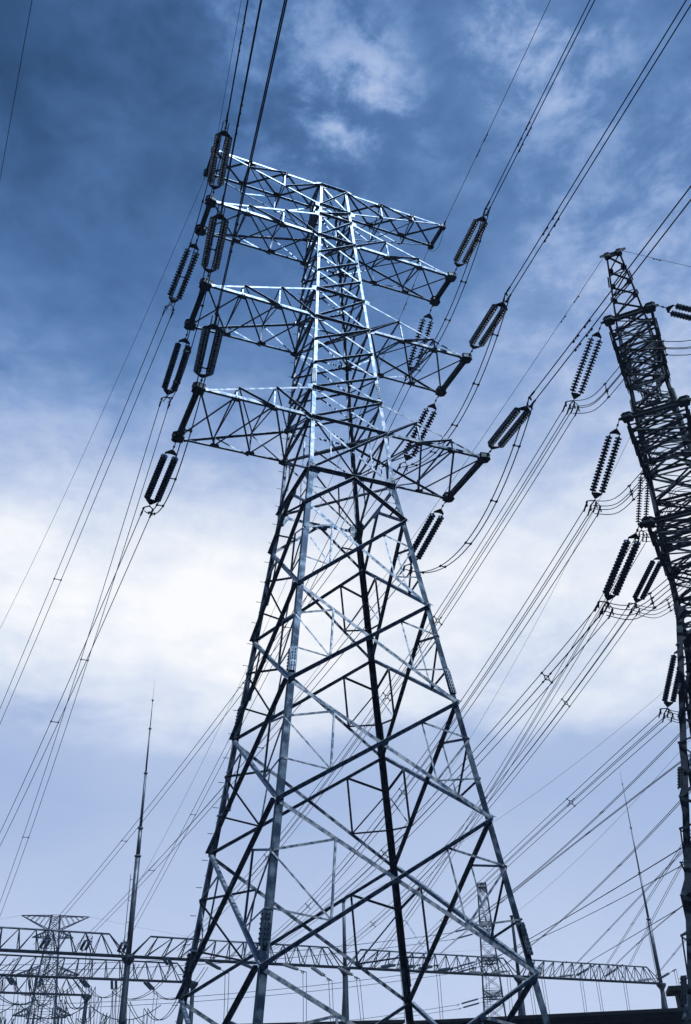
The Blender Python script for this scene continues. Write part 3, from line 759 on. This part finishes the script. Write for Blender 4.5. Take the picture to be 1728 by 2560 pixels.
# ------------------------------------------------------------------ far towers
def far_tower(dist, az, ztop, wtop, wbot, arms, label, rot, th=1.0):
    d = V(math.sin(R(az)), math.cos(R(az)), 0) * dist; o_ = V(CAM.x + d.x, CAM.y + d.y, 0)
    root = thing('lattice_tower', o_, label, 'pylon', rot=(0, 0, rot))
    hw = lambda z: wbot + (wtop - wbot) * z / ztop
    n = 16; zz = [ztop * (1 - (1 - i / n) ** 1.25) for i in range(n + 1)]
    up = V(0, 0, 1)
    for sx, sy in ((-1, -1), (1, -1), (1, 1), (-1, 1)):
        b = MB(); b.angle(V(sx * wbot, sy * wbot, 0), V(sx * wtop, sy * wtop, ztop), V(-sx, 0, 0), V(0, -sy, 0), .24 * th, .03); b.build('leg', 'tubed', root)
    for nn, a in FACES:
        b = MB()
        P_ = lambda s, z: nn * hw(z) + a * (s * hw(z)) + up * z
        for k in range(n):
            b.bar(P_(-1, zz[k]), P_(1, zz[k + 1]), .085 * th, .085 * th); b.bar(P_(1, zz[k]), P_(-1, zz[k + 1]), .085 * th, .085 * th)
            b.bar(P_(-1, zz[k + 1]), P_(1, zz[k + 1]), .07 * th, .07 * th)
        b.build('bracing', 'tubed', root)
    for z, X, dz in arms:
        for s in (-1, 1):
            b = MB(); w = hw(z); w2 = hw(z + dz); tip = V(s * X, 0, z + (dz if dz < 0 else 0) * 0)
            ps = [V(s * w, -w, z), V(s * w, w, z), V(s * w2, -w2, z + dz), V(s * w2, w2, z + dz)]
            for p in ps: b.bar(p, tip, .13 * th, .13 * th)
            for k in range(6):
                t, t2 = k / 6, (k + 1) / 6
                for i, j in ((0, 2), (1, 3), (0, 1), (2, 3)):
                    b.bar(ps[i].lerp(tip, t), ps[j].lerp(tip, t2), .07 * th, .07 * th)
            b.build('cross_arm', 'tubed', root)
    return root, o_
azd = lambda a: V(math.sin(R(a)), math.cos(R(a)), 0)
far_tower(260, 6.44, z_(43.0), 1.15, 5.2, [(z_(42.9), 8.3, -3.2), (z_(37.9), 5.0, 1.5), (z_(29.5), 7.6, 1.8), (z_(20.7), 6.8, 1.8)],
          'distant T-topped lattice tower rising behind the gantries at lower left', R(-6), 1.5)
root, of = far_tower(200, 30.95, z_(38.0), .9, 2.9, [(z_(37.6), 3.0, -1.2), (z_(29.6), 4.2, 1.2), (z_(23.4), 4.6, 1.2), (z_(17.2), 4.2, 1.2)],
          'slim distant lattice tower seen through the right legs of the middle pylon', R(-31 + 90))
ld = V(-.93, .36, 0).normalized()
for i, zz in enumerate((29.3, 23.2, 16.9)):
    for j, s in enumerate((-1, 1)):
        p = of + azd(30.95) * (s * 4.2) + V(0, 0, z_(zz))
        lab = '%s %s' % (('upper', 'middle', 'lower')[i], ('front', 'rear')[j])
        p2 = p + ld * 2.2
        e = insulator(p2, ld + V(0, 0, -.22), (22, 'disc', 'flat'), 'insulator string pulling left from the slim distant tower, %s arm' % lab, 'insulator strings of the distant tower')
        bundle(p, p2, 0, [(0, 0)], .05, 'wire', 'short rod holding the distant tower string, %s arm' % lab, 'rods of the distant tower', 'extension_rod', n=2)
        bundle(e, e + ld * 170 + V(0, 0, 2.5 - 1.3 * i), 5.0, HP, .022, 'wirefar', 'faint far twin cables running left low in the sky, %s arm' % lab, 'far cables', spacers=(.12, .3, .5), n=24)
lt = azd(8.3) * 260 + V(CAM.x, CAM.y, z_(42.9))
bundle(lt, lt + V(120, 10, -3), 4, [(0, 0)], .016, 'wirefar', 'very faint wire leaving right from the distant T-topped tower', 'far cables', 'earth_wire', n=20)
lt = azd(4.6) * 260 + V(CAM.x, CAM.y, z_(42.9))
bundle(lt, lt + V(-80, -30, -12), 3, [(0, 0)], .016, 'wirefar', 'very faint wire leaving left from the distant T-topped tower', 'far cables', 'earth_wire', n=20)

# ------------------------------------------------------------------ low buildings along the yard wall
def building(az0, az1, dist, hgt, label, hut=None):
    a = azd(az0) * dist; b = azd(az1) * dist
    p = V(CAM.x + a.x, CAM.y + a.y, 0); q = V(CAM.x + b.x, CAM.y + b.y, 0)
    ln = (q - p).length; ang = math.atan2((q - p).y, (q - p).x)
    root = thing('flat_roofed_building', p, label, 'building', 'low buildings below the gantry', (0, 0, ang))
    w = MB(); w.box((0.25, .25, 0), (ln - .25, 8.75, hgt - .5)); wall = w.build('wall', 'wall', root)
    r = MB(); r.box((0, 0, hgt - .497), (ln, 9, hgt - .16)); r.box((-.12, -.12, hgt - .157), (ln + .12, 9.12, hgt)); r.build('roof', 'roof', root)
    n = max(int(ln / 3.2), 2)
    for i in range(n):
        x = (i + .5) * ln / n
        f = MB()
        for lo, hi in (((x - .8, .17, 2.0), (x + .8, .246, 2.08)), ((x - .8, .17, 3.9), (x + .8, .246, 3.98)), ((x - .8, .17, 2.083), (x - .72, .246, 3.897)), ((x + .72, .17, 2.083), (x + .8, .246, 3.897)), ((x - .03, .17, 2.083), (x + .03, .246, 3.897))):
            f.box(lo, hi)
        fo = f.build('window', 'tubed', root)
        g_ = MB(); g_.box((x - .717, .2, 2.083), (x - .033, .245, 3.897)); g_.box((x + .033, .2, 2.083), (x + .717, .245, 3.897)); g_.build('pane', 'glass', fo)
    if hut:
        h = MB(); h.box((hut[0], 3, hgt + .003), (hut[1], 6, hgt + 1.1)); h.build('roof_hut', 'wall', root)
        h = MB(); h.box((hut[0] - .5, 2.6, hgt + 1.103), (hut[1] + .3, 6.4, hgt + 1.35)); h.build('hut_roof', 'roof', root)
building(15.2, 25.9, 62, 5.98, 'long low dark building with a flat roof, left of the gap')
building(26.5, 47.0, 62, 5.90, 'long low dark building with a flat roof, right of the gap', hut=(15.5, 19.5))

# ------------------------------------------------------------------ haze: even air round the whole scene
hz = MB(); hz.box((-330, -140, -1.0), (330, 420, 62))
hm = bpy.data.materials.new('haze'); hm.use_nodes = True; ht = hm.node_tree; ht.nodes.clear()
ho = ht.nodes.new('ShaderNodeOutputMaterial'); hv = ht.nodes.new('ShaderNodeVolumePrincipled')
hv.inputs['Color'].default_value = (.42, .62, 1.0, 1); hv.inputs['Density'].default_value = .00022; hv.inputs['Anisotropy'].default_value = 0.0
ht.links.new(hv.outputs[0], ho.inputs['Volume']); M['haze'] = hm
o = hz.build('haze', 'haze'); o['kind'] = 'stuff'; o['label'] = 'pale even haze in the air'
